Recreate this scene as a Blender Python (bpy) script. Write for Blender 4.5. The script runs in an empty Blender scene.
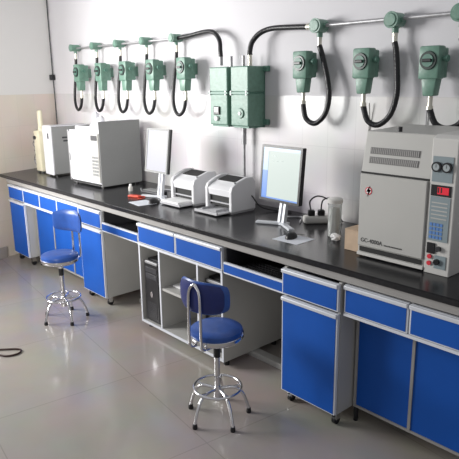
import bpy, bmesh, math, random
from mathutils import Vector, Matrix
random.seed(7)
sc = bpy.context.scene
C = sc.collection
PI = math.pi

# ------------------------------------------------------------------ camera
cd = bpy.data.cameras.new('camera'); cam = bpy.data.objects.new('camera', cd); C.objects.link(cam)
yaw, pitch, roll = math.radians(48.197), math.radians(14.240), math.radians(-0.756)
fw = Vector((-math.sin(yaw)*math.cos(pitch), math.cos(yaw)*math.cos(pitch), -math.sin(pitch)))
rt = Vector((math.cos(yaw), math.sin(yaw), 0)); up = rt.cross(fw)
r2 = math.cos(roll)*rt + math.sin(roll)*up; u2 = -math.sin(roll)*rt + math.cos(roll)*up
m = Matrix((r2, u2, -fw)).transposed().to_4x4(); m.translation = Vector((5.7395, -2.7785, 1.6467))
cam.matrix_world = m
cd.sensor_width = 36; cd.lens = 576.48/459*36; cd.clip_start = 0.05
sc.camera = cam
# ------------------------------------------------------------------ light
w = bpy.data.worlds.new('world'); sc.world = w; w.use_nodes = True
w.node_tree.nodes['Background'].inputs[0].default_value = (0.96, 0.97, 1.0, 1)
w.node_tree.nodes['Background'].inputs[1].default_value = 0.42
def area(name, loc, target, sx, sy, power, col, spread=180):
    l = bpy.data.lights.new(name, 'AREA'); l.shape = 'RECTANGLE'; l.size = sx; l.size_y = sy
    l.energy = power; l.color = col; l.spread = math.radians(spread)
    o = bpy.data.objects.new(name, l); C.objects.link(o); o.location = loc
    o.rotation_euler = (Vector(target)-Vector(loc)).to_track_quat('-Z', 'Y').to_euler()
    return o
area('window_daylight', (-0.25, -3.3, 2.0), (1.5, -0.2, 1.65), 2.2, 1.6, 255, (1.0, 0.99, 0.97), 150)
area('front_fill_light', (5.0, -5.2, 2.0), (0.1, -0.7, 1.45), 2.0, 1.3, 32, (1.0, 0.97, 0.93), 42)  # added fill lamp brightening the left wall; no window stands here
sc.view_settings.view_transform = 'Standard'; sc.view_settings.look = 'None'
sc.view_settings.exposure = 0.0; sc.view_settings.gamma = 1.0
sc.view_settings.use_curve_mapping = False

# ------------------------------------------------------------------ materials
def mat(name, col, rough=0.5, metal=0.0, noise=0.0, scale=8.0, bump=0.0, emit=None, estr=1.0, trans=0.0, ior=1.45, spec=0.5, coat=0.0):
    m = bpy.data.materials.new(name); m.use_nodes = True
    nt = m.node_tree; b = nt.nodes['Principled BSDF']
    b.inputs['Base Color'].default_value = (*col, 1); b.inputs['Roughness'].default_value = rough
    b.inputs['Metallic'].default_value = metal; b.inputs['IOR'].default_value = ior
    b.inputs['Specular IOR Level'].default_value = spec
    b.inputs['Transmission Weight'].default_value = trans; b.inputs['Coat Weight'].default_value = coat
    if emit: b.inputs['Emission Color'].default_value = (*emit, 1); b.inputs['Emission Strength'].default_value = estr
    tc = nt.nodes.new('ShaderNodeTexCoord'); n = nt.nodes.new('ShaderNodeTexNoise')
    n.inputs['Scale'].default_value = scale; n.inputs['Detail'].default_value = 4
    nt.links.new(tc.outputs['Object'], n.inputs['Vector'])
    if noise > 0:
        r = nt.nodes.new('ShaderNodeValToRGB')
        r.color_ramp.elements[0].color = (*[c*(1-noise) for c in col], 1); r.color_ramp.elements[0].position = .3
        r.color_ramp.elements[1].color = (*[min(1, c*(1+noise)) for c in col], 1); r.color_ramp.elements[1].position = .7
        nt.links.new(n.outputs['Fac'], r.inputs[0]); nt.links.new(r.outputs[0], b.inputs['Base Color'])
    if bump > 0:
        bp = nt.nodes.new('ShaderNodeBump'); bp.inputs['Strength'].default_value = bump; bp.inputs['Distance'].default_value = .01
        nt.links.new(n.outputs['Fac'], bp.inputs['Height']); nt.links.new(bp.outputs[0], b.inputs['Normal'])
    return m

def tile_mat(name, c1, c2, grout, w_, h_, mortar, rough, axis, plaster=None, split=1.565, rot=0, band=None):
    """tiles laid by world position; above `split` (walls) plaster"""
    m = bpy.data.materials.new(name); m.use_nodes = True; nt = m.node_tree; b = nt.nodes['Principled BSDF']
    g = nt.nodes.new('ShaderNodeNewGeometry'); sep = nt.nodes.new('ShaderNodeSeparateXYZ'); nt.links.new(g.outputs['Position'], sep.inputs[0])
    cmb = nt.nodes.new('ShaderNodeCombineXYZ')
    a, c = {'y': ('X', 'Z'), 'x': ('Y', 'Z'), 'z': ('X', 'Y')}[axis]
    nt.links.new(sep.outputs[a], cmb.inputs[0]); nt.links.new(sep.outputs[c], cmb.inputs[1])
    mp = nt.nodes.new('ShaderNodeMapping'); mp.inputs['Rotation'].default_value = (0, 0, rot)
    if axis != 'z': mp.inputs['Location'].default_value = (0.07, -split, 0)
    nt.links.new(cmb.outputs[0], mp.inputs['Vector'])
    br = nt.nodes.new('ShaderNodeTexBrick'); br.offset = 0.0
    br.inputs['Scale'].default_value = 1.0; br.inputs['Brick Width'].default_value = w_; br.inputs['Row Height'].default_value = h_
    br.inputs['Mortar Size'].default_value = mortar; br.inputs['Mortar Smooth'].default_value = .3; br.inputs['Bias'].default_value = 0
    br.inputs['Color1'].default_value = (*c1, 1); br.inputs['Color2'].default_value = (*c2, 1); br.inputs['Mortar'].default_value = (*grout, 1)
    nt.links.new(mp.outputs[0], br.inputs['Vector'])
    n = nt.nodes.new('ShaderNodeTexNoise'); n.inputs['Scale'].default_value = 3; n.inputs['Detail'].default_value = 5
    nt.links.new(g.outputs['Position'], n.inputs['Vector'])
    mx = nt.nodes.new('ShaderNodeMix'); mx.data_type = 'RGBA'; mx.blend_type = 'SOFT_LIGHT'; mx.inputs[0].default_value = .25
    nt.links.new(br.outputs['Color'], mx.inputs[6]); nt.links.new(n.outputs['Color'], mx.inputs[7])
    col = mx.outputs[2]; b.inputs['Roughness'].default_value = rough
    if plaster:
        gt = nt.nodes.new('ShaderNodeMath'); gt.operation = 'GREATER_THAN'; gt.inputs[1].default_value = split
        nt.links.new(sep.outputs['Z'], gt.inputs[0])
        m2 = nt.nodes.new('ShaderNodeMix'); m2.data_type = 'RGBA'; nt.links.new(gt.outputs[0], m2.inputs[0])
        nt.links.new(col, m2.inputs[6]); m2.inputs[7].default_value = (*plaster, 1); col = m2.outputs[2]
        rr = nt.nodes.new('ShaderNodeMath'); rr.operation = 'MULTIPLY_ADD'; rr.inputs[1].default_value = .75-rough; rr.inputs[2].default_value = rough
        nt.links.new(gt.outputs[0], rr.inputs[0]); nt.links.new(rr.outputs[0], b.inputs['Roughness'])
    else:
        rr = nt.nodes.new('ShaderNodeMath'); rr.operation = 'MULTIPLY_ADD'; rr.inputs[1].default_value = .12; rr.inputs[2].default_value = rough-.04
        nt.links.new(n.outputs['Fac'], rr.inputs[0]); nt.links.new(rr.outputs[0], b.inputs['Roughness'])
    nt.links.new(col, b.inputs['Base Color'])
    return m

M = dict(
    wallb=tile_mat('wall_back_finish', (.60, .585, .60), (.615, .60, .61), (.55, .535, .55), .20, .30, .0025, .25, 'y', (.595, .585, .61)),
    walll=tile_mat('wall_left_finish', (.56, .50, .45), (.575, .512, .458), (.53, .475, .43), .20, .30, .0025, .3, 'x', (.60, .595, .59)),
    floor=tile_mat('floor_tile', (.350, .318, .288), (.343, .311, .283), (.28, .25, .228), .8, .8, .003, .14, 'z', rot=.12),
    skirt=mat('skirting_tile', (.30, .27, .25), .35, noise=.1),
    slab=mat('black_worktop_stone', (.018, .018, .020), .22, noise=.25, scale=60, spec=.36),
    blue=mat('blue_laminate', (.005, .077, .375), .5, noise=.06, scale=5, spec=.3),
    alu=mat('white_edge_trim', (.62, .64, .69), .4, noise=.03),
    handle=mat('pale_aluminium_pull', (.60, .62, .66), .4, metal=.15),
    rail=mat('grey_frame_rail', (.30, .29, .28), .5, noise=.05),
    grey=mat('grey_board', (.33, .32, .31), .55, noise=.06, scale=3),
    lgrey=mat('light_grey_board', (.42, .415, .40), .5, noise=.05, scale=3),
    green=mat('hammered_green_enamel', (.130, .240, .188), .38, noise=.12, scale=40, bump=.15),
    dgreen=mat('dark_green_enamel', (.09, .20, .155), .42, noise=.15, scale=40),
    dial=mat('dark_dial', (.02, .035, .03), .35),
    chrome=mat('chrome', (.72, .72, .74), .16, metal=1),
    steel=mat('galvanised_steel', (.36, .36, .37), .45, metal=.6, noise=.15, scale=30),
    brass=mat('nickel_gland', (.62, .60, .52), .3, metal=.7),
    hose=mat('black_rubber_hose', (.008, .008, .010), .38, bump=.3, scale=90),
    black=mat('black_plastic', (.012, .012, .014), .35),
    dark=mat('dark_plastic', (.035, .035, .04), .4, noise=.2),
    white=mat('white_instrument_enamel', (.62, .62, .66), .38, noise=.02),
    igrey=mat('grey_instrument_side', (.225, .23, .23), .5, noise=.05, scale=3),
    beige=mat('beige_instrument_enamel', (.43, .425, .405), .45, noise=.03, scale=3),
    beige2=mat('pale_beige_plastic', (.55, .54, .52), .45),
    cream=mat('cream_enamel', (.66, .62, .47), .4, noise=.05),
    printer=mat('printer_plastic', (.64, .64, .66), .4, noise=.02),
    pside=mat('printer_side_plastic', (.40, .40, .42), .45),
    paper=mat('paper', (.80, .80, .80), .7),
    pad=mat('pale_mouse_mat', (.68, .70, .76), .6),
    red=mat('red_plastic', (.55, .06, .03), .45, noise=.3, scale=40),
    card=mat('cardboard', (.47, .35, .25), .8, noise=.12, scale=15),
    vinyl=mat('blue_vinyl', (.022, .075, .30), .34, noise=.12, scale=20, bump=.06),
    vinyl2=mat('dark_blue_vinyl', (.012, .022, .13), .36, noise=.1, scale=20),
    clear=mat('clear_plastic', (.90, .92, .91), .2, trans=.85),
    cable=mat('grey_cable', (.30, .30, .32), .5),
    brown=mat('dark_brown_cable', (.035, .012, .010), .4),
    scrw=mat('bright_screen', (.1, .1, .11), .3, emit=(.84, .84, .92), estr=.72, spec=.1),
    scrg=mat('pale_green_screen', (.2, .2, .2), .3, emit=(.68, .80, .74), estr=.72, spec=.1),
    scrb=mat('screen_blue', (.05, .1, .3), .3, emit=(.14, .30, .66), estr=.75),
    scrl=mat('screen_pale_blue', (.1, .1, .2), .3, emit=(.45, .66, .78), estr=.8),
    scrt=mat('screen_text', (.1, .1, .1), .3, emit=(.42, .55, .50), estr=.7),
    ledred=mat('red_display', (.2, .01, .01), .3, emit=(.75, .03, .06), estr=.6),
    panelg=mat('grey_green_panel', (.22, .27, .29), .5),
    panelb=mat('blue_button_field', (.10, .22, .50), .45),
    gface=mat('gauge_face', (.33, .37, .38), .5),
    redp=mat('red_print', (.62, .03, .05), .5),
    ink=mat('dark_print', (.06, .06, .06), .6),
    slot=mat('dark_gap', (.015, .015, .015), .7),
    vent=mat('vent_slots', (.16, .16, .157), .6),
    glass=mat('window_glass', (.9, .95, .95), .02, trans=1.0),
)
# ------------------------------------------------------------------ mesh helpers
def box(bm, x0, x1, y0, y1, z0, z1, bev=0.0, seg=1, rot=None, piv=None):
    vs = [bm.verts.new((x, y, z)) for x in (x0, x1) for y in (y0, y1) for z in (z0, z1)]
    f = [(0, 1, 3, 2), (4, 6, 7, 5), (0, 4, 5, 1), (2, 3, 7, 6), (0, 2, 6, 4), (1, 5, 7, 3)]
    fs = [bm.faces.new([vs[i] for i in q]) for q in f]
    if bev > 0:
        es = list({e for ff in fs for e in ff.edges})
        r = bmesh.ops.bevel(bm, geom=es, offset=bev, segments=seg, profile=.5, affect='EDGES')
        vs = list({v for ff in r['faces'] for v in ff.verts} | {v for v in vs if v.is_valid})
    if rot is not None:
        bmesh.ops.rotate(bm, verts=vs, cent=piv or ((x0+x1)/2, (y0+y1)/2, (z0+z1)/2), matrix=rot)
    return vs
def cyl(bm, p0, p1, r0, r1=None, n=20, cap=True):
    r1 = r0 if r1 is None else r1
    p0, p1 = Vector(p0), Vector(p1); d = (p1-p0).normalized()
    a = d.orthogonal().normalized(); b = d.cross(a)
    A = [bm.verts.new(p0+(a*math.cos(2*PI*i/n)+b*math.sin(2*PI*i/n))*r0) for i in range(n)]
    B = [bm.verts.new(p1+(a*math.cos(2*PI*i/n)+b*math.sin(2*PI*i/n))*r1) for i in range(n)]
    for i in range(n): bm.faces.new((A[i], A[(i+1) % n], B[(i+1) % n], B[i]))
    if cap: bm.faces.new(A[::-1]); bm.faces.new(B)
def spline(pts, k=8, closed=False):
    P = [Vector(p) for p in pts]; out = []; n = len(P)
    for i in range(n if closed else n-1):
        if closed: p0, p1, p2, p3 = P[i-1], P[i], P[(i+1) % n], P[(i+2) % n]
        else: p0, p1, p2, p3 = P[max(i-1, 0)], P[i], P[i+1], P[min(i+2, n-1)]
        for j in range(k):
            t = j/k
            out.append(.5*((2*p1)+(-p0+p2)*t+(2*p0-5*p1+4*p2-p3)*t*t+(-p0+3*p1-3*p2+p3)*t**3))
    if not closed: out.append(P[-1])
    return out
def tube(bm, pts, r, n=10, k=8, closed=False, smooth=True):
    P = spline(pts, k, closed) if smooth else [Vector(p) for p in pts]
    N = len(P); rings = []; prev = None
    for i, p in enumerate(P):
        if closed: d = P[(i+1) % N]-P[i-1]
        else: d = P[min(i+1, N-1)]-P[max(i-1, 0)]
        d.normalize()
        a = d.orthogonal() if prev is None else prev-d*prev.dot(d)
        a.normalize(); prev = a; b = d.cross(a)
        rings.append([bm.verts.new(p+(a*math.cos(2*PI*j/n)+b*math.sin(2*PI*j/n))*r) for j in range(n)])
    for i in range(N if closed else N-1):
        A, B = rings[i], rings[(i+1) % N]
        if closed and i == N-1:
            off = min(range(n), key=lambda o: (A[0].co-B[o].co).length); B = B[off:]+B[:off]
        for j in range(n): bm.faces.new((A[j], A[(j+1) % n], B[(j+1) % n], B[j]))
    if not closed: bm.faces.new(rings[0][::-1]); bm.faces.new(rings[-1])
def lathe(bm, prof, cx=0, cy=0, n=32):
    rings = []
    for r, z in prof:
        rings.append([bm.verts.new((cx+r*math.cos(2*PI*i/n), cy+r*math.sin(2*PI*i/n), z)) for i in range(n)] if r > 1e-5 else [bm.verts.new((cx, cy, z))])
    for A, B in zip(rings, rings[1:]):
        for i in range(n):
            j = (i+1) % n
            if len(A) == 1 and len(B) == 1: continue
            if len(A) == 1: bm.faces.new((A[0], B[j], B[i]))
            elif len(B) == 1: bm.faces.new((A[i], A[j], B[0]))
            else: bm.faces.new((A[i], A[j], B[j], B[i]))
    if len(rings[0]) > 1: bm.faces.new(rings[0][::-1])
    if len(rings[-1]) > 1: bm.faces.new(rings[-1])
def prism(bm, prof, x0, x1, bev=0, axis='x'):
    """profile of (y, z) pairs extruded along x (or (x, z) along y)"""
    f = (lambda a, p: (a, p[0], p[1])) if axis == 'x' else (lambda a, p: (p[0], a, p[1]))
    A = [bm.verts.new(f(x0, p)) for p in prof]; B = [bm.verts.new(f(x1, p)) for p in prof]
    n = len(prof); fs = [bm.faces.new(A), bm.faces.new(B[::-1])]
    for i in range(n): fs.append(bm.faces.new((A[i], B[i], B[(i+1) % n], A[(i+1) % n])))
    if bev: bmesh.ops.bevel(bm, geom=list({e for q in fs for e in q.edges}), offset=bev, segments=2, profile=.5, affect='EDGES')
def obj(name, bm, m, parent=None, smooth=False, label=None):
    bmesh.ops.recalc_face_normals(bm, faces=bm.faces)
    me = bpy.data.meshes.new(name); bm.to_mesh(me); bm.free()
    me.materials.append(M[m] if isinstance(m, str) else m)
    if smooth:
        for p in me.polygons: p.use_smooth = True
        me.set_sharp_from_angle(angle=math.radians(40))
    o = bpy.data.objects.new(name, me); C.objects.link(o)
    if parent is not None: o.parent = parent
    if label: o['label'] = label
    return o
def B(*a, **k):
    bm = bmesh.new(); box(bm, *a, **k); return bm
def BB(lst, bev=0):
    bm = bmesh.new()
    for b in lst: box(bm, *b, bev=bev)
    return bm
def Tb(pts, r, **k):
    bm = bmesh.new(); tube(bm, pts, r, **k); return bm
def Cy(*a, **k):
    bm = bmesh.new(); cyl(bm, *a, **k); return bm
def tag(o, label, cat, group=None):
    o['label'] = label; o['category'] = cat
    if group: o['group'] = group
    return o
def thing(name, label, cat, loc=(0, 0, 0), rz=0, group=None):
    o = bpy.data.objects.new(name, None); C.objects.link(o); o.location = loc; o.rotation_euler = (0, 0, rz)
    o.empty_display_size = .05
    return tag(o, label, cat, group)
def dup(root, loc, rz, label):
    def cp(o, par):
        c = o.copy(); C.objects.link(c)
        if par is not None: c.parent = par
        for ch in list(o.children): cp(ch, c)
        return c
    r = cp(root, None); r.location = loc; r.rotation_euler = (0, 0, rz); r['label'] = label
    return r
def struct(name, bm, m):
    o = obj(name, bm, m); o['kind'] = 'structure'; return o

# ------------------------------------------------------------------ setting
XR, YF, H = 7.2, -5.6, 3.0
WX = lambda y: -0.07 - 0.307*y                     # the left wall stands slightly out of square
struct('floor', B(-.6, XR, YF, .12, -.1, 0), 'floor')
struct('wall_back', B(-.3, XR, 0, .12, 0, H), 'wallb')
bm = bmesh.new()
def wallpiece(y0, y1, z0, z1):
    q = [(WX(y0), y0), (WX(y1), y1), (WX(y1)-.24, y1), (WX(y0)-.24, y0)]
    A = [bm.verts.new((x, y, z0)) for x, y in q]; D = [bm.verts.new((x, y, z1)) for x, y in q]
    bm.faces.new(A); bm.faces.new(D[::-1])
    for i in range(4): bm.faces.new((A[i], A[(i+1) % 4], D[(i+1) % 4], D[i]))
wy0, wy1, wz0, wz1 = -1.55, -3.9, .95, 2.6
wallpiece(0, wy0, 0, H); wallpiece(wy1, YF, 0, H); wallpiece(wy0, wy1, 0, wz0); wallpiece(wy0, wy1, wz1, H)
struct('wall_left', bm, 'walll')
bm = bmesh.new()
for y0, y1, z0, z1 in [(wy0, wy0-.05, wz0, wz1), (wy1+.05, wy1, wz0, wz1), (wy0, wy1, wz0, wz0+.05), (wy0, wy1, wz1-.05, wz1), (-2.70, -2.75, wz0, wz1)]:
    q = [(WX(y0)-.12, y0), (WX(y1)-.12, y1), (WX(y1)-.17, y1), (WX(y0)-.17, y0)]
    A = [bm.verts.new((x, y, z0)) for x, y in q]; D = [bm.verts.new((x, y, z1)) for x, y in q]
    bm.faces.new(A); bm.faces.new(D[::-1])
    for i in range(4): bm.faces.new((A[i], A[(i+1) % 4], D[(i+1) % 4], D[i]))
struct('window_1', bm, 'alu')
bm = bmesh.new()
q = [(WX(-.76)+.001, -.76), (WX(YF)+.001, YF), (WX(YF)+.013, YF), (WX(-.76)+.013, -.76)]
A = [bm.verts.new((x, y, 0)) for x, y in q]; D = [bm.verts.new((x, y, .11)) for x, y in q]
bm.faces.new(A); bm.faces.new(D[::-1])
for i in range(4): bm.faces.new((A[i], A[(i+1) % 4], D[(i+1) % 4], D[i]))
struct('baseboard_left', bm, 'skirt')

# ------------------------------------------------------------------ bench
XE = 5.75
ST, SB = .83, .80
bm = bmesh.new()
q = [(WX(-.75)+.006, -.75), (XE, -.75), (XE, -.004), (WX(0)+.006, -.002)]
A = [bm.verts.new((x, y, SB)) for x, y in q]; D = [bm.verts.new((x, y, ST)) for x, y in q]
fs = [bm.faces.new(A), bm.faces.new(D[::-1])]
for i in range(4): fs.append(bm.faces.new((A[i], A[(i+1) % 4], D[(i+1) % 4], D[i])))
bmesh.ops.bevel(bm, geom=list({e for f in fs for e in f.edges}), offset=.004, segments=2, affect='EDGES')
tag(obj('worktop', bm, 'slab'), 'long glossy black worktop running the whole length of the wall bench', 'worktop')

fr = thing('bench_frame', 'grey metal frame carrying the black worktop, with a long rail under its front edge', 'frame')
obj('front_rail', B(.26, XE, -.728, -.69, .757, .80, bev=.003), 'rail', fr)
obj('back_rail', B(.0, XE, -.06, -.02, .757, .80), 'rail', fr)
for x in (.275, 2.11, 3.80, 5.70):
    obj('foot_beam', B(x-.02, x+.02, -.44, -.05, .015, .075, bev=.004), 'lgrey', fr)
    obj('post', B(x-.02, x+.02, -.16, -.10, .075, .757), 'rail', fr)
    for yy in (-.42, -.08): obj('levelling_foot', Cy((x, yy, 0), (x, yy, .015), .018), 'black', fr)
obj('floor_beam', B(2.13, 3.84, -.50, -.44, .0, .038, bev=.003), 'lgrey', fr)
for x0, x1 in ((2.13, 2.515), (3.40, 3.78)):
    obj('back_board', B(x0, x1, -.20, -.185, .16, .757), 'grey', fr)
    obj('back_lower_rail', B(x0, x1, -.21, -.18, .30, .315), 'rail', fr)

def drawer_front(parent, x0, x1, z0, z1, y, name='drawer', hand=True, depth=.40):
    fbm = bmesh.new(); t = .009
    box(fbm, x0, x1, y, y+.018, z0, z1, bev=.002)
    if depth:
        box(fbm, x0+.015, x0+.027, y+.018, y+depth, z0+.02, z1-.03); box(fbm, x1-.027, x1-.015, y+.018, y+depth, z0+.02, z1-.03)
        box(fbm, x0+.015, x1-.015, y+.018, y+depth, z0+.012, z0+.02); box(fbm, x0+.015, x1-.015, y+depth, y+depth+.012, z0+.012, z1-.03)
    d = obj(name, fbm, 'alu', parent)
    obj('blue_panel', B(x0+t, x1-t, y-.0025, y+.001, z0+t*.8, z1-(.022 if hand else t)), 'blue', d)
    if hand:
        obj('handle', B(x0+.001, x1-.001, y-.012, y+.002, z1-.021, z1-.001, bev=.004, seg=2), 'handle', d)
    return d
def casters(parent, x0, x1, y0, y1, zt):
    for x in (x0+.03, x1-.03):
        for y in (y0+.045, y1-.045):
            bm = bmesh.new(); box(bm, x-.016, x+.016, y-.016, y+.016, zt-.012, zt)
            box(bm, x-.015, x-.011, y-.010, y+.022, zt-.045, zt-.010); box(bm, x+.011, x+.015, y-.010, y+.022, zt-.045, zt-.010)
            c = obj('caster', bm, 'chrome', parent)
            obj('wheel', Cy((x-.009, y+.008, .024), (x+.009, y+.008, .024), .024), 'black', c)
def pedestal(label, x0, x1, yf, zb, group):
    t = thing('mobile_pedestal', label, 'cabinet', (x0, yf, 0), 0, group); W = x1-x0; D = .50
    bm = bmesh.new(); zt = .752
    box(bm, 0, .016, .02, D, zb, zt); box(bm, W-.016, W, .02, D, zb, zt); box(bm, .016, W-.016, .02, D, zb, zb+.016)
    box(bm, .016, W-.016, D-.012, D, zb+.016, zt); box(bm, .016, W-.016, .03, D-.012, .60, .612)
    obj('body', bm, 'lgrey', t)
    drawer_front(t, .001, W-.001, .613, zt-.004, .0, depth=.40)
    drawer_front(t, .001, W-.001, zb, .601, .0, name='door', depth=0)
    casters(t, 0, W, .0, D, zb)
    return t
pedestal('blue drawer and door cabinet at the far left end, by the left wall', .30, .634, -.73, .082, 'blue drawer and door cabinets')
pedestal('blue drawer and door cabinet on casters, right behind the far stool', 1.695, 2.036, -.735, .07, 'blue drawer and door cabinets')
pedestal('blue drawer and door cabinet on casters, right of the near stool', 3.864, 4.218, -.752, .075, 'blue drawer and door cabinets')

def drawer_unit(label, xs, group, far=False):
    x0, x1 = xs[0], xs[-1]
    t = thing('suspended_drawer_unit', label, 'drawer unit', (0, 0, 0), 0, group)
    bm = bmesh.new()
    box(bm, x0+.002, x1-.002, -.71, -.25, .600, .606)
    for x in xs: 
        a = x if x == x0 else (x-.016 if x == x1 else x-.008)
        box(bm, a+.002, a+.014, -.71, -.25, .606, .756)
    obj('housing', bm, 'grey', t)
    obj('bottom_trim', B(x0+.002, x1-.002, -.732, -.712, .598, .612), 'alu', t)
    for a, b in zip(xs, xs[1:]): drawer_front(t, a+.003, b-.003, .614, .750, -.732, depth=.38)
    return t
drawer_unit('row of three blue drawers between the two far blue cabinets', [.640, .984, 1.315, 1.690], 'blue drawer rows')
drawer_unit('row of blue drawers at the right end, under the large grey instrument', [4.232, 4.566, 4.90, 5.23], 'blue drawer rows')

def panels(label, xs, y, z0, z1):
    t = thing('blue_panel_screen', label, 'panel', (0, 0, 0), 0, 'blue recessed panels under the bench')
    for a, b in zip(xs, xs[1:]):
        obj('panel', B(a+.004, b-.004, y, y+.014, z0+.010, z1), 'blue', t)
    for x in xs: obj('upright', B(x-.007, x+.007, y-.006, y+.016, z0, z1), 'rail', t)
    obj('bottom_rail', B(xs[0], xs[-1], y-.005, y+.02, z0, z0+.013), 'rail', t)
    for x in (xs[0], xs[-1]): obj('leg', Cy((x, y+.01, 0), (x, y+.01, z0), .012), 'black', t)
    return t
panels('recessed blue panels behind the far stool, below the far row of drawers', [.665, 1.018, 1.36, 1.682], -.635, .075, .598)
panels('recessed blue panels at the bottom right, below the drawers under the grey instrument', [4.236, 4.535, 4.88, 5.22], -.612, .080, .598)

def tray(place, x0, x1, seed):
    label = 'open pull-out tray with a low blue front ' + place
    t = thing('pull_out_tray', label, 'tray', (0, 0, 0), 0, 'open keyboard trays')
    bm = bmesh.new()
    box(bm, x0+.004, x1-.004, -.712, -.30, .616, .622)
    box(bm, x0+.004, x0+.014, -.712, -.30, .622, .757); box(bm, x1-.014, x1-.004, -.712, -.30, .622, .757)
    box(bm, x0+.014, x1-.014, -.31, -.30, .622, .757)
    obj('tray_shell', bm, 'dark', t)
    d = obj('front_lip', B(x0+.003, x1-.003, -.732, -.714, .600, .668, bev=.002), 'alu', t)
    obj('blue_panel', B(x0+.009, x1-.009, -.7345, -.731, .611, .658), 'blue', d)
    # keyboard stored on the tray
    k = thing('keyboard', 'dark keyboard in the open tray ' + place, 'keyboard', ((x0+x1)/2, -.60, .622), 0, 'keyboards in the open trays')
    bm = bmesh.new(); prism(bm, [(-.065, 0), (.065, 0), (.065, .028), (-.065, .016)], -.18, .18, .003)
    obj('case', bm, 'dark', k)
    bm = bmesh.new()
    for r in range(5):
        for c in range(15):
            x = -.165+c*.0225; y = -.052+r*.022; z = .0175+(y+.065)*.0923
            box(bm, x, x+.018, y, y+.017, z-.003, z+.005)
    kk = obj('keys', bm, 'black', k) 
    rnd = random.Random(seed); bm = bmesh.new()
    pts = [((x0+.05+(x1-x0-.1)*i/7), -.48+rnd.uniform(-.05, .05), .660+rnd.uniform(0, .035)) for i in range(8)]
    tube(bm, pts, .005, n=6)
    tag(obj('coiled_cable', bm, 'cable'), 'grey cable in the open tray ' + place, 'cable', 'cables in the open trays')
tray('behind and right of the far stool', 2.038, 2.520, 3)
tray('left of the near blue cabinet', 3.390, 3.862, 5)

# open shelf unit in the middle
t = thing('open_shelf_unit', 'grey unit with two blue drawers over open compartments holding the computer towers', 'cabinet')
bm = bmesh.new()
for x in (2.523, 2.752, 3.148, 3.371): box(bm, x, x+.015, -.73, -.22, .06, .600)
box(bm, 2.523, 3.386, -.73, -.22, .040, .060); box(bm, 2.523, 3.386, -.73, -.22, .592, .605)
box(bm, 2.523, 3.386, -.22, -.205, .04, .756)
box(bm, 2.523, 2.535, -.71, -.22, .605, .756); box(bm, 3.374, 3.386, -.71, -.22, .605, .756)
obj('carcass', bm, 'lgrey', t)
obj('edge_trim', BB([(x, x+.015, -.734, -.7305, .06, .597) for x in (2.523, 2.752, 3.148, 3.371)]+[(2.523, 3.386, -.734, -.7305, .042, .060), (2.523, 3.386, -.737, -.7305, .598, .612)]), 'alu', t)
obj('shelf', B(2.767, 3.148, -.725, -.22, .330, .347), 'lgrey', t)
for x in (2.56, 3.35):
    for y in (-.68, -.27): obj('levelling_foot', Cy((x, y, 0), (x, y, .040), .018), 'black', t)
drawer_front(t, 2.526, 2.942, .614, .750, -.733, depth=.38); drawer_front(t, 2.947, 3.383, .614, .750, -.733, depth=.38)

def tower(label, x0, y0, z0, W, Hh):
    t = thing('computer_tower', label, 'computer', (x0, y0, z0), 0, 'computer towers in the open unit')
    obj('case', B(0, W, .03, .42, .0, Hh, bev=.006), 'black', t)
    obj('front_bezel', B(0, W, .0, .03, .0, Hh-.01, bev=.008, seg=2), 'black', t)
    obj('top_trim', B(.012, W-.012, -.002, .022, Hh-.028, Hh-.008, bev=.004), 'steel', t, label='silver strip across the top of the bezel')
    obj('optical_drive', BB([(.016, W-.016, -.003, .002, Hh-.085, Hh-.050), (.016, W-.016, -.003, .002, Hh-.13, Hh-.095)], bev=.001), 'dark', t)
    bm = bmesh.new()
    for i in range(9): box(bm, .03, W-.03, -.0025, .001, .03+i*.013, .036+i*.013)
    obj('vent_grille', bm, 'dark', t)
    bm = bmesh.new(); cyl(bm, (W/2, -.004, .20), (W/2, .0, .20), .014, n=20)
    for v in bm.verts: v.co.z = .20+(v.co.z-.20)*1.5
    obj('power_button', bm, 'chrome', t, label='oval silver button')
    return t
tower('black computer tower with a silver button in the left bay of the open unit', 2.552, -.715, .061, .165, .440)
tower('black computer tower in the right bay, partly hidden by the near stool', 3.172, -.69, .061, .180, .455)
st = thing('paper_stack', 'low stack of white paper on the middle shelf of the open unit', 'paper', (2.80, -.66, .348), .03)
obj('sheets', B(0, .29, 0, .21, 0, .012, bev=.001), 'paper', st); obj('top_sheet', B(.02, .30, .01, .215, .0125, .0135), 'paper', st)

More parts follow.
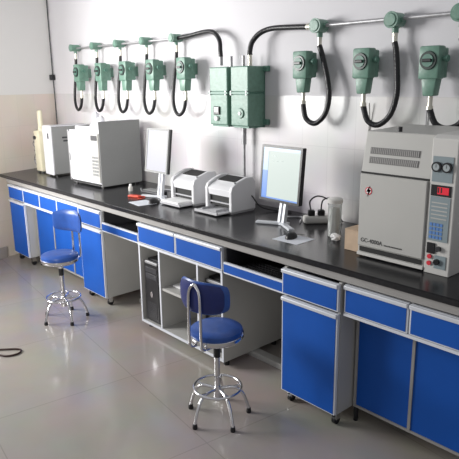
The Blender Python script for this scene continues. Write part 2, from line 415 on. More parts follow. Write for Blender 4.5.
# ------------------------------------------------------------------ stools
def stool(label, loc, rz, leg0, back_ang, dz=0):
    t = thing('laboratory_stool', label, 'stool', loc, 0, 'blue stools on chrome bases')
    Rr = .160
    obj('column', Cy((0, 0, .10), (0, 0, .33), .0145), 'chrome', t, True)
    bm = bmesh.new(); cyl(bm, (0, 0, .30), (0, 0, .42), .011); cyl(bm, (0, 0, .33), (0, 0, .385), .0175)
    obj('lift_sleeve', bm, 'black', t, True)
    bm = bmesh.new(); cyl(bm, (0, 0, .095), (0, 0, .17), .022, .019); obj('hub', bm, 'chrome', t, True)
    for i in range(5):
        a = leg0+i*2*PI/5; c, s = math.cos(a), math.sin(a)
        P = [(.0, .150), (.05, .156), (.095, .148), (.128, .115), (.148, .065), (Rr, .022)]
        l = obj('leg', Tb([(r*c, r*s, z) for r, z in P], .0085), 'chrome', t, True)
        bm = bmesh.new(); lathe(bm, [(.0, 0), (.012, 0), (.0135, .006), (.011, .026), (0, .026)], Rr*c, Rr*s, 14)
        obj('rubber_foot', bm, 'black', l, True)
    obj('foot_ring', Tb([(.120*math.cos(2*PI*i/16), .120*math.sin(2*PI*i/16), .165) for i in range(16)], .0068, closed=True, k=3), 'chrome', t, True)
    bm = bmesh.new()
    for i in range(5):
        a = leg0+i*2*PI/5; c, s = math.cos(a), math.sin(a)
        tube(bm, [(.015*c, .015*s, .155), (.075*c, .075*s, .157), (.118*c, .118*s, .165)], .005, n=8)
    obj('ring_spokes', bm, 'chrome', t, True)
    bm = bmesh.new(); box(bm, -.075, .075, -.018, .018, .415, .428); box(bm, -.018, .018, -.075, .075, .415, .428); cyl(bm, (0, 0, .385), (0, 0, .415), .022)
    obj('seat_plate', bm, 'chrome', t)
    bm = bmesh.new(); lathe(bm, [(.0, .428), (.116, .428), (.129, .434), (.136, .446), (.136, .460), (.130, .463), (.0, .463)], n=40)
    obj('seat_rim', bm, 'chrome', t, True)
    bm = bmesh.new(); lathe(bm, [(.129, .460), (.131, .472), (.128, .484), (.115, .492), (.08, .497), (0, .499)], n=40)
    obj('seat', bm, 'vinyl', t, True)
    # backrest: curved padded shell, outside towards back_ang
    bc, bs = math.cos(back_ang), math.sin(back_ang); D = Vector((bc, bs, 0)); S = Vector((-bs, bc, 0))
    def at(s, d, z): v = D*d+S*s; return (v.x, v.y, z)
    bm = bmesh.new(); n, mz = 20, 10; W = .148; Hh = .078; zc = .672+dz
    def shell(inner):
        g = []
        for j in range(mz+1):
            tt = -1+2*j/mz; row = []
            for i in range(n+1):
                u = -1+2*i/n
                uu = u*(1-.10*tt**4)*W; rr = (1-abs(tt)**5)**.5 if abs(tt) < 1 else 0
                edge = max(0, (1-abs(u)**4))*max(0, (1-abs(tt)**4))
                th = (.004+.018*edge**.5)
                d = .140-.056*u*u + (-th if inner else th*.55)
                z = zc+tt*Hh*(1-.25*abs(u)**4)
                row.append(bm.verts.new(at(uu, d, z)))
            g.append(row)
        return g
    G1, G2 = shell(True), shell(False)
    for j in range(mz):
        for i in range(n):
            bm.faces.new((G1[j][i], G1[j][i+1], G1[j+1][i+1], G1[j+1][i])); bm.faces.new((G2[j][i], G2[j+1][i], G2[j+1][i+1], G2[j][i+1]))
    for j in range(mz): 
        for i in (0, n): bm.faces.new((G1[j][i], G1[j+1][i], G2[j+1][i], G2[j][i]))
    for i in range(n):
        for j in (0, mz): bm.faces.new((G1[j][i], G1[j][i+1], G2[j][i+1], G2[j][i]))
    br_ = obj('backrest', bm, 'vinyl', t, True)
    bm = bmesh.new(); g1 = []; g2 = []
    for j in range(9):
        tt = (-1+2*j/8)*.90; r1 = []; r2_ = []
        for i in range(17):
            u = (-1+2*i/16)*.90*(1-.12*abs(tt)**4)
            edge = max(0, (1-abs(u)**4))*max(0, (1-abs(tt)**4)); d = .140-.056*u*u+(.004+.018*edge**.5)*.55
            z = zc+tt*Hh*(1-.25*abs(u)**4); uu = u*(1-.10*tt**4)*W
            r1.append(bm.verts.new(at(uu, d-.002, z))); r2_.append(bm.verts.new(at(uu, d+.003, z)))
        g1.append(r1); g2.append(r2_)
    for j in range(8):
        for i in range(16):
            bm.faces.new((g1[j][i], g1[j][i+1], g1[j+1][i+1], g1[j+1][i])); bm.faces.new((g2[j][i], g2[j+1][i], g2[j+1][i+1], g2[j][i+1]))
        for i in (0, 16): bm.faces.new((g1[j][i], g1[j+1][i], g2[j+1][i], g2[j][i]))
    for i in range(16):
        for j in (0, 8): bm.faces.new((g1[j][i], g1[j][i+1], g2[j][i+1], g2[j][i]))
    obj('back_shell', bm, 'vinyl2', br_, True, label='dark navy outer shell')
    w2 = .036
    P = [at(-w2, .03, .424), at(-w2, .10, .424), at(-w2, .150, .435), at(-w2, .160, .48), at(-w2, .160, .60), at(-w2*.9, .160, .690+dz), at(-w2*.5, .159, .725+dz), at(0, .158, .738+dz)]
    P2 = [at(w2*(1 if i < 5 else (.9 if i == 5 else .5)), *q) for i, q in enumerate([(.03, .424), (.10, .424), (.150, .435), (.160, .48), (.160, .60), (.160, .690+dz), (.159, .725+dz)])][::-1]
    obj('backrest_frame', Tb(P+P2, .0075, k=5), 'chrome', t, True)
    return t
stool('blue round stool with backrest, the nearer one, in front of the open shelf unit', (3.736, -1.082, 0), 0, math.radians(-86), math.radians(-79), .015)
stool('blue round stool with backrest, the far one, in front of the far blue panels', (2.008, -1.062, 0), 0, math.radians(-81), math.radians(104), .03)

# ------------------------------------------------------------------ wall fittings
YC = -.055
tag(obj('conduit_pipe', Cy((.45, YC, 1.982), (2.15, YC, 1.974), .009, n=12), 'steel'), 'thin grey pipe on the upper back wall, left run through five junction boxes', 'pipe', None)
tag(obj('conduit_pipe', Cy((3.47, YC, 1.958), (5.6, YC, 1.945), .0105, n=12), 'steel'), 'thin grey pipe on the upper back wall, right run above the large instrument', 'pipe', None)
def jbox(x, z, label, r=.043):
    t = thing('junction_box', label, 'junction box', (x, 0, z), 0, 'round green junction boxes')
    bm = bmesh.new(); cyl(bm, (0, -.02, 0), (0, -.095, 0), r*.92, r*.92, n=24); cyl(bm, (0, -.002, 0), (0, -.02, 0), r*.6, n=16)
    cyl(bm, (-r*1.15, YC, 0), (r*1.15, YC, 0), r*.42, n=14); cyl(bm, (0, YC, 0), (0, YC, -r*1.5), r*.42, n=14)
    obj('body', bm, 'green', t, True)
    bm = bmesh.new(); cyl(bm, (0, -.094, 0), (0, -.104, 0), r, r, n=28); cyl(bm, (0, -.104, 0), (0, -.110, 0), r*.8, r*.7, n=28)
    obj('cover', bm, 'green', t, True)
    obj('gland', Cy((0, YC, -r*1.45), (0, YC, -r*1.45-.05), .0135, n=12), 'brass', t, True)
    return t
def switch(x, zt, label, group):
    t = thing('explosion_proof_switch', label, 'switch', (x, 0, zt), 0, group)
    bm = bmesh.new()
    box(bm, -.053, .053, -.150, -.085, -.155, 0, bev=.009, seg=2)
    box(bm, -.047, .047, -.090, -.045, -.150, -.008, bev=.008, seg=2)
    box(bm, -.018, .018, -.046, -.002, -.12, -.04, bev=.004)
    prism(bm, [(-.042, -.14), (.042, -.14), (.028, -.235), (-.028, -.235)], -.138, -.080, .006, axis='y')
    obj('body', bm, 'green', t, True)
    bm = bmesh.new(); cyl(bm, (0, -.149, -.068), (0, -.158, -.068), .045, .042, n=28); d = obj('dial', bm, 'dial', t, True)
    obj('dial_face', Cy((0, -.157, -.068), (0, -.162, -.068), .030, n=24), 'dgreen', d, True)
    obj('pointer', B(-.024, .024, -.172, -.161, -.076, -.060, bev=.003), 'black', d)
    bm = bmesh.new(); cyl(bm, (.050, -.11, -.060), (.068, -.11, -.060), .011); cyl(bm, (.066, -.11, -.060), (.080, -.11, -.060), .016, n=16)
    obj('side_plug', bm, 'dgreen', t, True)
    obj('gland', Cy((0, -.108, -.232), (0, -.108, -.285), .012, n=12), 'brass', t, True)
    return t
names = ['first', 'second', 'third', 'fourth', 'fifth']
for i in range(5):
    xj = .545+.395*i; zj = 1.985-.002*i; xs = xj+.165; zt = 1.832
    jbox(xj, zj, f'small green junction box on the left pipe, {names[i]} of five from the corner', .033)
    switch(xs, zt, f'green rotary wall switch, {names[i]} of the left five counting from the corner', 'green rotary switches on the left of the wall')
    h = thing('hose', f'black hose looping down to the {names[i]} green switch from the corner', 'hose', (0, 0, 0), 0, 'black hoses of the left switches')
    P = [(xj, YC, zj-.09), (xj-.010, YC, 1.80), (xj-.030, -.065, 1.66), (xj-.028, -.080, 1.53), (xj+.015, -.095, 1.448), (xj+.075, -.105, 1.420), (xj+.135, -.108, 1.455), (xs, -.108, 1.542)]
    obj('hose_body', Tb(P, .0135, k=8), 'hose', h, True)
    obj('hose_end', Cy((xs, -.108, 1.530), (xs, -.108, 1.550), .015, n=14), 'brass', h, True)
sides = ['left', 'middle', 'right']
for i, (xj, zj, xs, zt) in enumerate([(3.495, 1.958, 3.425, 1.822), (3.992, 1.948, 3.852, 1.817), (4.352, 1.950, 4.243, 1.808)]):
    jbox(xj, zj, f'round green junction box on the right pipe, above the {sides[i]} large switch', .041)
    switch(xs, zt, f'large green rotary wall switch, {sides[i]} of the three on the right', 'green rotary switches on the right of the wall')
    h = thing('hose', f'thick black hose looping under the {sides[i]} of the three large switches', 'hose', (0, 0, 0), 0, 'black hoses of the right switches')
    P = [[(xj, YC, 1.85), (3.520, -.06, 1.80), (3.548, -.07, 1.741), (3.577, -.075, 1.657), (3.595, -.08, 1.562), (3.572, -.085, 1.465), (3.508, -.095, 1.410), (3.445, -.105, 1.440), (xs, -.108, 1.525)],
         [(xj, YC, 1.84), (4.006, -.06, 1.80), (4.024, -.07, 1.702), (4.033, -.075, 1.576), (4.003, -.08, 1.473), (3.940, -.09, 1.420), (3.880, -.10, 1.440), (xs, -.108, 1.520)],
         [(xj, YC, 1.84), (4.385, -.06, 1.76), (4.415, -.07, 1.65), (4.425, -.075, 1.54), (4.395, -.08, 1.45), (4.335, -.09, 1.418), (4.275, -.10, 1.440), (xs, -.108, 1.515)]][i]
    obj('hose_body', Tb(P, .0155, k=8), 'hose', h, True)
    obj('hose_end', Cy((xs, -.108, zt-.300), (xs, -.108, zt-.282), .017, n=14), 'brass', h, True)

h = thing('hose', 'black flexible hose bending from the left pipe down into the left green enclosure', 'hose')
obj('hose_body', Tb([(2.14, YC, 1.975), (2.30, YC, 1.985), (2.47, -.06, 1.998), (2.58, -.075, 1.985), (2.655, -.09, 1.93), (2.675, -.10, 1.86), (2.68, -.10, 1.82)], .0155), 'hose', h, True)
obj('hose_end', Cy((2.68, -.10, 1.83), (2.68, -.10, 1.763), .014), 'steel', h, True)
h = thing('hose', 'black flexible hose bending from the right pipe down into the right green enclosure', 'hose')
obj('hose_body', Tb([(3.41, YC, 1.960), (3.27, YC, 1.968), (3.12, -.06, 1.972), (3.03, -.075, 1.950), (2.975, -.09, 1.90), (2.963, -.10, 1.845), (2.963, -.10, 1.82)], .0165), 'hose', h, True)
obj('hose_end', Cy((2.963, -.10, 1.83), (2.963, -.10, 1.753), .014), 'brass', h, True)
obj('hose_end', Cy((3.40, YC, 1.96), (3.43, YC, 1.96), .019), 'brass', h, True)

def enclosure(label, x0, x1, kind):
    t = thing('electrical_enclosure', label, 'electrical box', (x0, 0, 0), 0, 'green enclosures on the back wall'); W = x1-x0
    obj('upper_box', B(0, W, -.165, -.02, 1.590, 1.752, bev=.007, seg=2), 'green', t)
    obj('lower_box', B(0, W, -.165, -.02, 1.372, 1.578, bev=.007, seg=2), 'green', t)
    obj('flange', BB([(-.006, W+.006, -.172, -.155, 1.576, 1.592), (.01, W-.01, -.15, -.002, 1.36, 1.75)]), 'dgreen', t)
    for x in (.010, W-.010):
        for z in (1.575, 1.593): obj('bolt', Cy((x, -.164, z), (x, -.176, z), .0055, n=8), 'steel', t)
    for z in (1.735, 1.395): obj('mounting_lug', B(-.035 if kind == 'meter' else W-.01, .01 if kind == 'meter' else W+.04, -.03, -.003, z-.018, z+.018, bev=.004), 'dgreen', t)
    if kind == 'meter':
        d = obj('meter', B(.045, .105, -.175, -.164, 1.44, 1.495, bev=.003), 'black', t)
        obj('meter_face', B(.058, .100, -.178, -.174, 1.457, 1.489), 'paper', d)
        obj('push_button', Cy((.075, -.164, 1.415), (.075, -.180, 1.415), .016), 'paper', t, True)
        obj('blanking_gland', Cy((W-.03, -.10, 1.75), (W-.03, -.10, 1.82), .011), 'steel', t, True)
    else:
        bm = bmesh.new(); cyl(bm, (.095, -.164, 1.455), (.095, -.174, 1.455), .034, .030); obj('round_cover', bm, 'green', t, True)
        obj('cover_button', Cy((.095, -.173, 1.455), (.095, -.180, 1.455), .012), 'paper', t, True)
        obj('blanking_gland', Cy((.055, -.10, 1.75), (.055, -.10, 1.82), .011), 'steel', t, True)
    return t
enclosure('tall green enclosure with a small black-framed meter, the left of the pair', 2.632, 2.812, 'meter')
enclosure('tall green enclosure with a plain round cover, the right of the pair', 2.846, 3.012, 'plain')
bm = bmesh.new(); cyl(bm, (2.855, -.055, 1.36), (2.855, -.055, ST+.001), .010)
pp = thing('drop_pipe', 'grey vertical pipe running from the green enclosures down to the worktop', 'pipe')
obj('pipe', bm, 'steel', pp, True); obj('coupling', Cy((2.855, -.055, 1.37), (2.855, -.055, 1.24), .017, n=14), 'steel', pp, True)

tag(obj('thin_cable', Tb([(3.83, -.02, 1.53), (3.825, -.006, 1.40), (3.80, -.005, 1.2), (3.815, -.005, 1.0), (3.81, -.006, .84)], .0035, n=6), 'lgrey'), 'thin pale cable hanging down the wall at the left of the grey instrument', 'cable')
tag(obj('thin_cable', Tb([(4.175, -.012, 1.55), (4.172, -.006, 1.42), (4.18, -.006, 1.2), (4.175, -.006, .84)], .003, n=6), 'cable'), 'thin dark cable hanging down the wall under the right large switch', 'cable')
cc = thing('corner_cable', 'dark thin cable running down the corner of the left and back walls', 'cable')
obj('wire', Tb([(-.045, -.02, 2.9), (-.043, -.02, 2.2), (-.040, -.022, 1.75), (-.038, -.02, 1.5), (-.04, -.02, .84)], .006, n=6), 'dark', cc)
obj('clip', B(-.055, -.015, -.055, -.006, 1.70, 1.755, bev=.004), 'black', cc)

# ------------------------------------------------------------------ large grey instrument (gas chromatograph)
g = thing('gas_chromatograph', 'large light grey gas chromatograph with gauges and a red display, right end of worktop', 'instrument', (4.155, -.53, ST))
W1, W2, Dp = .350, .468, .40
bm = bmesh.new()
prism(bm, [(0.0, .02), (0.0, .40), (.035, .595), (Dp, .605), (Dp, .02)], .0, W1, .004)
obj('oven_body', bm, 'beige', g)
bm = bmesh.new(); prism(bm, [(-.004, .0), (-.004, .585), (.03, .600), (Dp, .608), (Dp, .0)], W1+.002, W2, .004)
obj('control_column', bm, 'beige2', g)
door = obj('oven_door', B(.004, W1-.004, -.012, -.0005, .055, .402, bev=.004), 'beige', g)
bm = bmesh.new(); box(bm, .002, W1-.002, -.004, .006, .403, .411); obj('door_gap', bm, 'slot', g)
obj('lower_slot', B(.012, W1-.012, -.005, .003, .028, .050), 'slot', g)
obj('base_trim', B(.0, W1, -.010, .01, .008, .024, bev=.002), 'beige2', g)
th = math.atan2(.03, .185)
def on_slope(x0, x1, s0, s1, dep=.003):
    """a thin box on the leaning upper face, s = height along it"""
    b = bmesh.new(); box(b, x0, x1, -dep, .002, s0, s1)
    bmesh.ops.rotate(b, verts=b.verts, cent=(0, 0, 0), matrix=Matrix.Rotation(-th, 3, 'X'))
    bmesh.ops.translate(b, verts=b.verts, vec=(0, 0, .39)); return b
for s0 in (.062, .105):
    b2 = on_slope(.035, .285, s0, s0+.030)
    vg = obj('vent_grille', b2, 'vent', g)
    b3 = bmesh.new()
    for i in range(26):
        x = .038+i*.0096
        bq = box(b3, x, x+.0035, -.0045, -.002, s0+.003, s0+.027)
    bmesh.ops.rotate(b3, verts=b3.verts, cent=(0, 0, 0), matrix=Matrix.Rotation(-th, 3, 'X')); bmesh.ops.translate(b3, verts=b3.verts, vec=(0, 0, .39))
    obj('vent_fins', b3, 'grey', vg)
obj('injector_cap', Cy((.15, .07, .594), (.15, .07, .618), .010), 'black', g)
# logo and lettering on the door
bm = bmesh.new(); cyl(bm, (.055, -.0125, .325), (.055, -.014, .325), .018, n=24)
lg = obj('round_logo', bm, 'redp', door); obj('logo_field', Cy((.055, -.0138, .325), (.055, -.0144, .325), .0135, n=24), 'paper', door)
bm = bmesh.new(); f = [bm.verts.new(v) for v in [(.062, -.0148, .352), (.043, -.0148, .320), (.053, -.0148, .320), (.048, -.0148, .294), (.069, -.0148, .331), (.059, -.0148, .331)]]; bm.faces.new(f)
bmesh.ops.solidify(bm, geom=bm.faces[:], thickness=.0006)
obj('lightning_mark', bm, 'redp', door)
def text(s, size, loc, parent, m, name='lettering'):
    c = bpy.data.curves.new(name, 'FONT'); c.body = s; c.size = size; c.extrude = .0004; c.materials.append(M[m]); c.offset = .0004
    tmp = bpy.data.objects.new(name, c); C.objects.link(tmp); bpy.context.view_layer.update()
    me = bpy.data.meshes.new_from_object(tmp.evaluated_get(bpy.context.evaluated_depsgraph_get())); bpy.data.objects.remove(tmp)
    me.materials.clear(); me.materials.append(M[m])
    o = bpy.data.objects.new(name, me); C.objects.link(o); o.parent = parent; o.location = loc; o.rotation_euler = (PI/2, 0, 0); return o
text('GC-4000A', .027, (.022, -.0130, .078), door, 'ink', 'model_lettering')
text('GAS CHROMATOGRAPH', .0085, (.150, -.0130, .078), door, 'ink', 'small_lettering')
# control column
yc = -.0045
pn = obj('gauge_panel', B(W1+.012, W2-.016, yc-.003, yc, .405, .512), 'panelg', g)
for x in (W1+.032, W1+.078):
    b = bmesh.new(); cyl(b, (x, yc-.002, .468), (x, yc-.012, .468), .0215, n=24); gg = obj('pressure_gauge', b, 'black', g, True)
    obj('gauge_face', Cy((x, yc-.0118, .468), (x, yc-.0132, .468), .0145, n=24), 'gface', gg)
    obj('needle', B(x-.001, x+.001, yc-.0142, yc-.0130, .466, .480), 'ink', gg)
dp = obj('display_window', B(W1+.012, W2-.016, yc-.003, yc, .345, .392), 'black', g)
obj('red_digits', B(W1+.042, W2-.026, yc-.005, yc-.0028, .354, .384), 'ledred', dp)
obj('dark_digits', BB([(W1+.044+i*.013, W1+.050+i*.013, yc-.0056, yc-.0048, .360, .382) for i in range(2)]), 'slot', dp)
kp = obj('keypad_panel', B(W1+.012, W2-.016, yc-.003, yc, .150, .342), 'panelg', g)
b = bmesh.new()
for r in range(4):
    for c_ in range(4): box(b, W1+.018+c_*.0155, W1+.030+c_*.0155, yc-.005, yc-.002, .160+r*.0185, .173+r*.0185)
obj('blue_keys', b, 'panelb', kp)
b = bmesh.new()
for r in range(5): box(b, W1+.020, W2-.026, yc-.0042, yc-.002, .246+r*.017, .251+r*.017)
obj('printed_lines', b, 'beige', kp)
sw = obj('switch_block', B(W1+.012, W1+.050, yc-.006, yc, .092, .140, bev=.002), 'black', g)
obj('knob', Cy((W1+.066, yc, .118), (W1+.066, yc-.014, .118), .0115), 'dark', g, True)
b = bmesh.new(); box(b, W1+.050, W2-.016, yc-.003, yc, .030, .088); q2 = obj('lower_panel', b, 'panelg', g)
obj('rotary_knob', Cy((W1+.064, yc-.002, .060), (W1+.064, yc-.014, .060), .013), 'black', q2, True)
for z in (.078, .048):
    obj('red_button', Cy((W1+.027, yc, z), (W1+.027, yc-.007, z), .010), 'redp', g, True)
for x in (.03, W2-.03):
    for y in (.04, Dp-.04): obj('foot', Cy((x, y, 0), (x, y, .022), .014, n=14), 'black', g)

# ------------------------------------------------------------------ white instrument on the left
g = thing('gas_chromatograph', 'big white instrument with plain grey side standing on the left half of the worktop', 'instrument', (1.16, -.505, ST), math.radians(3))
Wd, Dp = .465, .40
bm = bmesh.new(); box(bm, .0, Wd, .012, Dp, .014, .455, bev=.006); prism(bm, [(.035, .45), (.012, .50), (.03, .525), (Dp, .532), (Dp, .45)], .335, Wd, .003)
box(bm, .02, .335, .06, Dp, .45, .485, bev=.004)
obj('body', bm, 'white', g)
obj('side_panel', BB([(Wd-.001, Wd+.006, .006, Dp+.004, .014, .535)], bev=.002), 'igrey', g, label='plain grey side panel')
od = obj('oven_door', B(.012, .345, -.004, .012, .045, .440, bev=.006), 'white', g)
obj('door_latch', B(.020, .030, -.010, -.003, .20, .26), 'igrey', od)
obj('hinge_strip', B(-.006, .004, -.002, .03, .03, .455, bev=.002), 'steel', g)
cp = obj('control_panel', B(.352, Wd-.006, -.002, .012, .045, .440, bev=.004), 'beige', g)
obj('display', B(.362, Wd-.018, -.005, -.001, .385, .425), 'dark', cp)
b = bmesh.new()
for r in range(6):
    for c_ in range(4): box(b, .364+c_*.023, .380+c_*.023, -.005, -.001, .10+r*.028, .118+r*.028)
obj('keys', b, 'igrey', cp)
b = bmesh.new()
for i in range(16): box(b, .05+i*.017, .060+i*.017, .07, .20, .484, .488)
obj('top_vents', b, 'igrey', g)
for x, hh in ((.20, .10), (.275, .07)):
    b = bmesh.new(); cyl(b, (x, .16, .485), (x, .16, .485+hh), .030, .028, n=20); cyl(b, (x, .16, .485+hh), (x, .16, .50+hh), .014, n=12)
    obj('injector_tower', b, 'white', g, True)
obj('lower_slot', B(.02, Wd-.01, -.002, .012, .022, .034), 'slot', g)
for x in (.03, Wd-.03):
    for y in (.04, Dp-.04): obj('foot', Cy((x, y, 0), (x, y, .015), .014, n=14), 'black', g)

# narrow white instrument and cream gas purifier at far left
g = thing('narrow_instrument', 'narrow white and grey instrument box between the cream unit and big white instrument', 'instrument', (.575, -.455, ST))
obj('casing', B(0, .165, .004, .36, .018, .455, bev=.006), 'igrey', g); 
fp = obj('front_panel', B(-.002, .167, -.012, .006, .014, .460, bev=.006), 'white', g)
obj('indicator', B(.105, .125, -.016, -.011, .345, .395), 'dark', fp)
obj('side_label', BB([(.1645, .1665, .10, .15, .345, .36), (.1645, .1665, .11, .17, .315, .33)]), 'dark', g)
obj('top_plate', B(-.002, .167, .0, .362, .455, .462), 'white', g)
for x in (.02, .145):
    for y in (.03, .33): obj('foot', Cy((x, y, 0), (x, y, .02), .012, n=12), 'black', g)
g = thing('gas_purifier', 'cream upright unit with metal fittings and a tall tube, leftmost thing on the worktop', 'instrument', (.310, -.44, ST))
b = bmesh.new(); box(b, 0, .125, 0, .16, .014, .40, bev=.012, seg=2); obj('housing', b, 'cream', g, True)
b = bmesh.new(); lathe(b, [(.030, .39), (.030, .42), (.024, .43), (.024, .575), (.020, .59), (0, .592)], .05, .06, 20); obj('tube', b, 'cream', g, True)
b = bmesh.new()
for z in (.30, .21, .12): cyl(b, (.0, .03, z), (-.035, .015, z), .011, n=12); cyl(b, (-.030, .02, z-.025), (-.030, .02, z+.025), .008, n=10)
tube(b, [(-.03, .02, .325), (-.048, .01, .27), (-.03, .02, .235)], .005, n=8); tube(b, [(-.03, .02, .185), (-.05, .01, .11), (-.02, .02, .05)], .005, n=8)
obj('fittings', b, 'chrome', g, True)
obj('gauge', Cy((.035, .0, .335), (.035, -.014, .335), .018), 'dark', g, True)
for x in (.02, .105):
    for y in (.02, .14): obj('foot', Cy((x, y, 0), (x, y, .016), .012, n=12), 'black', g)

# ------------------------------------------------------------------ screens
def monitor(label, loc, rz, W, Hh, zb, tilt, foot, screen):
    t = thing('computer_monitor', label, 'monitor', loc, rz, 'computer screens on the worktop')
    R_ = Matrix.Rotation(math.radians(-tilt), 4, 'X'); piv = Matrix.Translation((0, 0, zb+Hh/2))
    def put(o):
        o.data.transform(piv @ R_ @ piv.inverted()); return o
    bz = .014
    bm = bmesh.new(); box(bm, -W/2, W/2, -.0, .012, zb, zb+bz); box(bm, -W/2, W/2, 0, .012, zb+Hh-bz, zb+Hh); box(bm, -W/2, -W/2+bz, 0, .012, zb+bz, zb+Hh-bz); box(bm, W/2-bz, W/2, 0, .012, zb+bz, zb+Hh-bz)
    put(obj('bezel', bm, 'igrey' if screen == 'white' else 'black', t))
    bm = bmesh.new(); box(bm, -W/2, W/2, .012, .034, zb, zb+Hh, bev=.004); box(bm, -W*.33, W*.33, .034, .062, zb+.05, zb+Hh-.07, bev=.01)
    put(obj('back_shell', bm, 'black', t))
    s = put(obj('screen', B(-W/2+bz, W/2-bz, .004, .0125, zb+bz, zb+Hh-bz), 'scrw' if screen == 'white' else 'scrg', t))
    x0, x1, z0, z1 = -W/2+bz, W/2-bz, zb+bz, zb+Hh-bz; h = z1-z0
    if screen != 'white':
        put(obj('side_bar', B(x0, x0+.042, .002, .0041, z0, z0+h*.55), 'scrb', s)); put(obj('side_list', B(x0, x0+.042, .002, .0041, z0+h*.55, z1-.018), 'scrl', s))
        put(obj('title_bar', B(x0, x1, .002, .0041, z1-.018, z1), 'scrl', s))
        put(obj('status_bar', B(x0, x1, .002, .0041, z0, z0+.008), 'scrb', s))
        put(obj('window_text', BB([(x0+.075, x0+.11, .0022, .0040, z1-.050, z1-.045), (x0+.07, x0+.09, .0022, .004, z1-.078, z1-.074), (x0+.11, x0+.125, .0022, .004, z1-.078, z1-.074), (x0+.15, x0+.165, .0022, .004, z1-.074, z1-.070)]), 'scrt', s))
    yb = foot
    bm = bmesh.new(); prism(bm, [(yb+.0, .012), (yb+.026, .012), (.068, zb+.10), (.046, zb+.10)], -.026, -.006, .002); prism(bm, [(yb+.0, .012), (yb+.026, .012), (.068, zb+.10), (.046, zb+.10)], .006, .026, .002)
    box(bm, -.02, .02, .040, .07, zb+.05, zb+.14)
    obj('stand_column', bm, 'handle', t)
    bm = bmesh.new()
    for s_ in (-1, 1):
        a = box(bm, 0, .165, -.017, .017, 0, .016, bev=.005, seg=2)
        bmesh.ops.rotate(bm, verts=a, cent=(0, 0, 0), matrix=Matrix.Rotation(math.radians(-28 if s_ > 0 else 208), 3, 'Z'))
        bmesh.ops.translate(bm, verts=a, vec=(0, yb+.02, 0))
    box(bm, -.04, .04, yb-.005, yb+.045, 0, .018, bev=.004)
    obj('stand_base', bm, 'handle', t)
    return t
monitor('flat screen with a plain bright white display, standing left of the two printers', (2.270, -.375, ST), math.radians(0), .272, .318, .190, 7, .005, 'white')
monitor('flat screen with a dark frame and a pale green display, right of the printers', (3.478, -.36, ST), math.radians(-2), .325, .325, .140, 5, .005, 'win')

def mouse(label, loc, rz):
    t = thing('computer_mouse', label, 'mouse', loc, rz, 'computer mice'); bm = bmesh.new()
    bmesh.ops.create_uvsphere(bm, u_segments=20, v_segments=12, radius=1)
    for v in bm.verts: v.co = Vector((v.co.x*.030, v.co.y*.052, max(0, v.co.z)*.034*(1-.15*v.co.y)))
    obj('shell', bm, 'black', t, True)
    obj('scroll_wheel', Cy((-.003, .030, .027), (.003, .030, .027), .006, n=12), 'igrey', t)
    obj('cord', Tb([(0, .05, .008), (.015, .068, .004), (.05, .070, .004), (.09, .045, .004)], .0022, n=6), 'black', t)
p = tag(obj('mouse_mat', B(-.085, .085, -.075, .075, 0, .002, bev=.0005), 'pad'), 'pale rectangular mouse mat in front of the dark framed screen', 'mouse mat', 'mouse mats'); p.location = (3.742, -.532, ST); p.rotation_euler = (0, 0, math.radians(2))
mouse('black computer mouse on the mat in front of the dark framed screen', (3.715, -.52, ST+.002), math.radians(20))
p = tag(obj('mouse_mat', B(-.085, .085, -.07, .07, 0, .002, bev=.0005), 'pad'), 'pale mouse mat lying on the worktop in front of the white screen', 'mouse mat', 'mouse mats'); p.location = (2.335, -.560, ST); p.rotation_euler = (0, 0, math.radians(-8))
mouse('black computer mouse in front of the white screen, beside the left printer tray', (2.395, -.50, ST+.002), math.radians(15))
r = thing('red_gadget', 'small red plastic item lying on the worktop left of the pale mouse mat', 'tool', (2.11, -.475, ST), math.radians(20))
obj('body', B(-.055, .045, -.022, .022, 0, .016, bev=.006, seg=2), 'red', r)
obj('strap', Tb([(.04, .0, .008), (.075, .02, .005), (.09, -.03, .004), (.06, -.05, .004)], .004, n=6), 'red', r)
kb = thing('small_keypad', 'dark flat keypad behind the pale mouse mat of the white screen', 'keypad', (2.07, -.27, ST), math.radians(4))
obj('case', B(-.11, .10, -.045, .045, 0, .018, bev=.004), 'dark', kb)
b = bmesh.new()
for r_ in range(4):
    for c_ in range(9): box(b, -.10+c_*.0215, -.083+c_*.0215, -.036+r_*.019, -.021+r_*.019, .017, .022)
obj('keys', b, 'igrey', kb)
tag(obj('loose_cable', Tb([(1.85, -.25, ST+.006), (1.95, -.30, ST+.006), (1.99, -.17, ST+.006), (2.10, -.13, ST+.006), (2.22, -.15, ST+.006), (2.28, -.12, ST+.006), (2.38, -.14, ST+.006)], .005, n=6), 'cable'), 'grey cable lying on the worktop behind the white screen', 'cable')
sb = thing('small_bottle', 'small pale bottle on the worktop right of the big white instrument', 'bottle', (1.87, -.36, ST))
b = bmesh.new(); lathe(b, [(.016, 0), (.018, .004), (.018, .032), (.009, .040), (.009, .046)], n=18); obj('body', b, 'beige2', sb, True)
obj('cap', Cy((0, 0, .045), (0, 0, .056), .011), 'paper', sb, True)

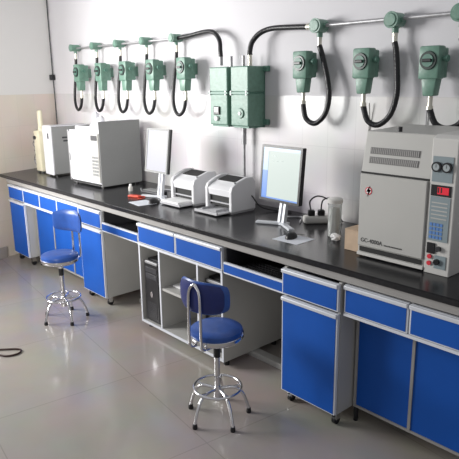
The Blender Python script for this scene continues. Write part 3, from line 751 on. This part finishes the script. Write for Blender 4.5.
# ------------------------------------------------------------------ printers
def printer(label, loc, sheets):
    t = thing('laser_printer', label, 'printer', loc, 0, 'white laser printers'); W, D = .262, .215
    prof = [(.0, .012), (.0, .150), (.012, .178), (.060, .204), (.130, .226), (D-.02, .224), (D, .195), (D, .012)]
    # two side cheeks
    for k, (a, b_) in enumerate(((.0, .026), (W-.026, W))):
        bm = bmesh.new(); prism(bm, prof, a, b_, .006); obj('side_cheek', bm, 'printer', t)
    bm = bmesh.new(); prism(bm, [(.010, .108), (.004, .150), (.028, .170), (.07, .190), (.07, .102)], .024, W-.024, .002); obj('front_cover', bm, 'printer', t)
    bm = bmesh.new(); prism(bm, [(.07, .165), (.07, .190), (.085, .200), (.145, .172), (.185, .218), (D-.01, .205), (D-.01, .02), (.11, .02), (.11, .165)], .024, W-.024, 0); obj('top_cover', bm, 'printer', t)
    obj('paper_exit', B(.045, W-.050, .078, .165, .188, .210, rot=Matrix.Rotation(math.radians(14), 3, 'X')), 'slot', t, label='dark paper exit recess')
    bm = bmesh.new(); box(bm, .026, W-.026, .024, .115, .040, .106); obj('feed_recess', bm, 'slot', t)
    obj('feed_rollers', B(.035, W-.035, .014, .026, .058, .066), 'pside', t)
    tr = obj('input_tray', BB([(.018, W-.018, -.105, .11, .008, .020)], bev=.003), 'printer', t)
    obj('tray_lip', B(.018, W-.018, -.110, -.100, .008, .026, bev=.002), 'pside', tr)
    if sheets:
        obj('paper_sheets', B(.032, W-.040, -.108, .09, .0205, .036, bev=.001), 'paper', tr)
    else:
        for gx in (.06, W-.064): obj('paper_guide', B(gx, gx+.004, -.08, .03, .020, .034), 'pside', tr)
    obj('base', B(.01, W-.01, .01, D-.005, .0, .014), 'pside', t)
    obj('control_button', Cy((W-.013, .045, .195), (W-.013, .043, .203), .007), 'steel', t)
    return t
printer('white laser printer with white paper in its tray, the left one of the pair', (2.440, -.385, ST), True)
printer('white laser printer with an empty grey tray, the right one of the pair', (2.812, -.375, ST), False)
tag(obj('printer_cable', Tb([(3.05, -.20, .93), (3.075, -.195, .93), (3.12, -.16, .86), (3.20, -.10, ST+.006), (3.3, -.06, ST+.006)], .0045, n=6), 'black'), 'short black cable plugged in the side of the right printer', 'cable')

# ------------------------------------------------------------------ power strip, bottle, box
ps = thing('power_strip', 'pale power strip with black plugs on the worktop, right of the dark framed screen', 'power strip', (3.590, -.150, ST), math.radians(50))
obj('casing', B(-.085, .085, -.036, .036, 0, .045, bev=.014, seg=3), 'beige2', ps, True)
for x in (-.04, .02): obj('plug', B(x-.018, x+.022, -.018, .018, .042, .080, bev=.006), 'black', ps)
obj('plug_cord', Tb([(-.04, 0, .078), (-.045, .01, .13), (.0, .02, .158), (.06, .01, .14), (.085, 0, .09), (.09, -.02, .046)], .0045, n=8), 'black', ps, True)
obj('second_cord', Tb([(.02, 0, .078), (.03, .0, .135), (.075, -.01, .150), (.12, -.01, .10), (.135, -.01, .03), (.15, -.01, .006)], .0045, n=8), 'black', ps, True)
tag(obj('loose_cable', Tb([(3.30, -.10, ST+.006), (3.37, -.17, ST+.006), (3.44, -.12, ST+.006), (3.50, -.20, ST+.006), (3.53, -.24, ST+.006)], .005, n=6), 'cable'), 'grey cable lying on the worktop behind the dark framed screen', 'cable')
bt = thing('measuring_jar', 'tall clear plastic jar standing between the dark framed screen and the cardboard box', 'jar', (3.852, -.325, ST))
b = bmesh.new(); lathe(b, [(0, 0), (.033, 0), (.036, .004), (.036, .17), (.040, .185), (.040, .190), (.034, .190), (.033, .17), (.033, .006), (0, .006)], n=28); obj('jar_wall', b, 'clear', bt, True)
b = bmesh.new(); lathe(b, [(.041, .186), (.042, .192), (.042, .206), (.036, .210), (0, .210)], n=28); obj('lid', b, 'beige2', bt, True)
b = bmesh.new(); lathe(b, [(0, .007), (.030, .007), (.026, .05), (.030, .11), (.022, .16), (0, .165)], n=9)
for v in b.verts: v.co.x += random.uniform(-.004, .004); v.co.y += random.uniform(-.004, .004)
obj('contents', b, 'beige2', bt)
cr = thing('crumpled_tissue', 'small crumpled white tissue at the foot of the clear jar', 'tissue', (3.915, -.395, ST)); b = bmesh.new()
bmesh.ops.create_icosphere(b, subdivisions=3, radius=.026)
for v in b.verts:
    v.co *= 1+random.uniform(-.18, .18); v.co.z = v.co.z*.75+.019
for v in b.verts: v.co.z = max(0, v.co.z)
obj('tissue', b, 'paper', cr)
cb = thing('cardboard_box', 'small tan cardboard box at the left side of the large grey instrument', 'box', (4.045, -.49, ST), math.radians(0))
obj('carton', B(0, .095, 0, .20, 0, .105, bev=.002), 'card', cb)
bm = bmesh.new(); box(bm, .0, .095, .0, .098, .1055, .108); box(bm, .0, .095, .102, .20, .1055, .108); obj('lid_flaps', bm, 'card', cb)
# floor cable
tag(obj('floor_cable', Tb([(2.10, -1.78, .006), (2.18, -1.66, .006), (2.217, -1.606, .006), (2.295, -1.52, .006), (2.345, -1.55, .006), (2.331, -1.62, .006), (2.25, -1.66, .006), (2.19, -1.70, .008), (2.06, -1.80, .006)], .006, n=8), 'brown'), 'dark brown cable loop lying on the floor at the left edge', 'cable')
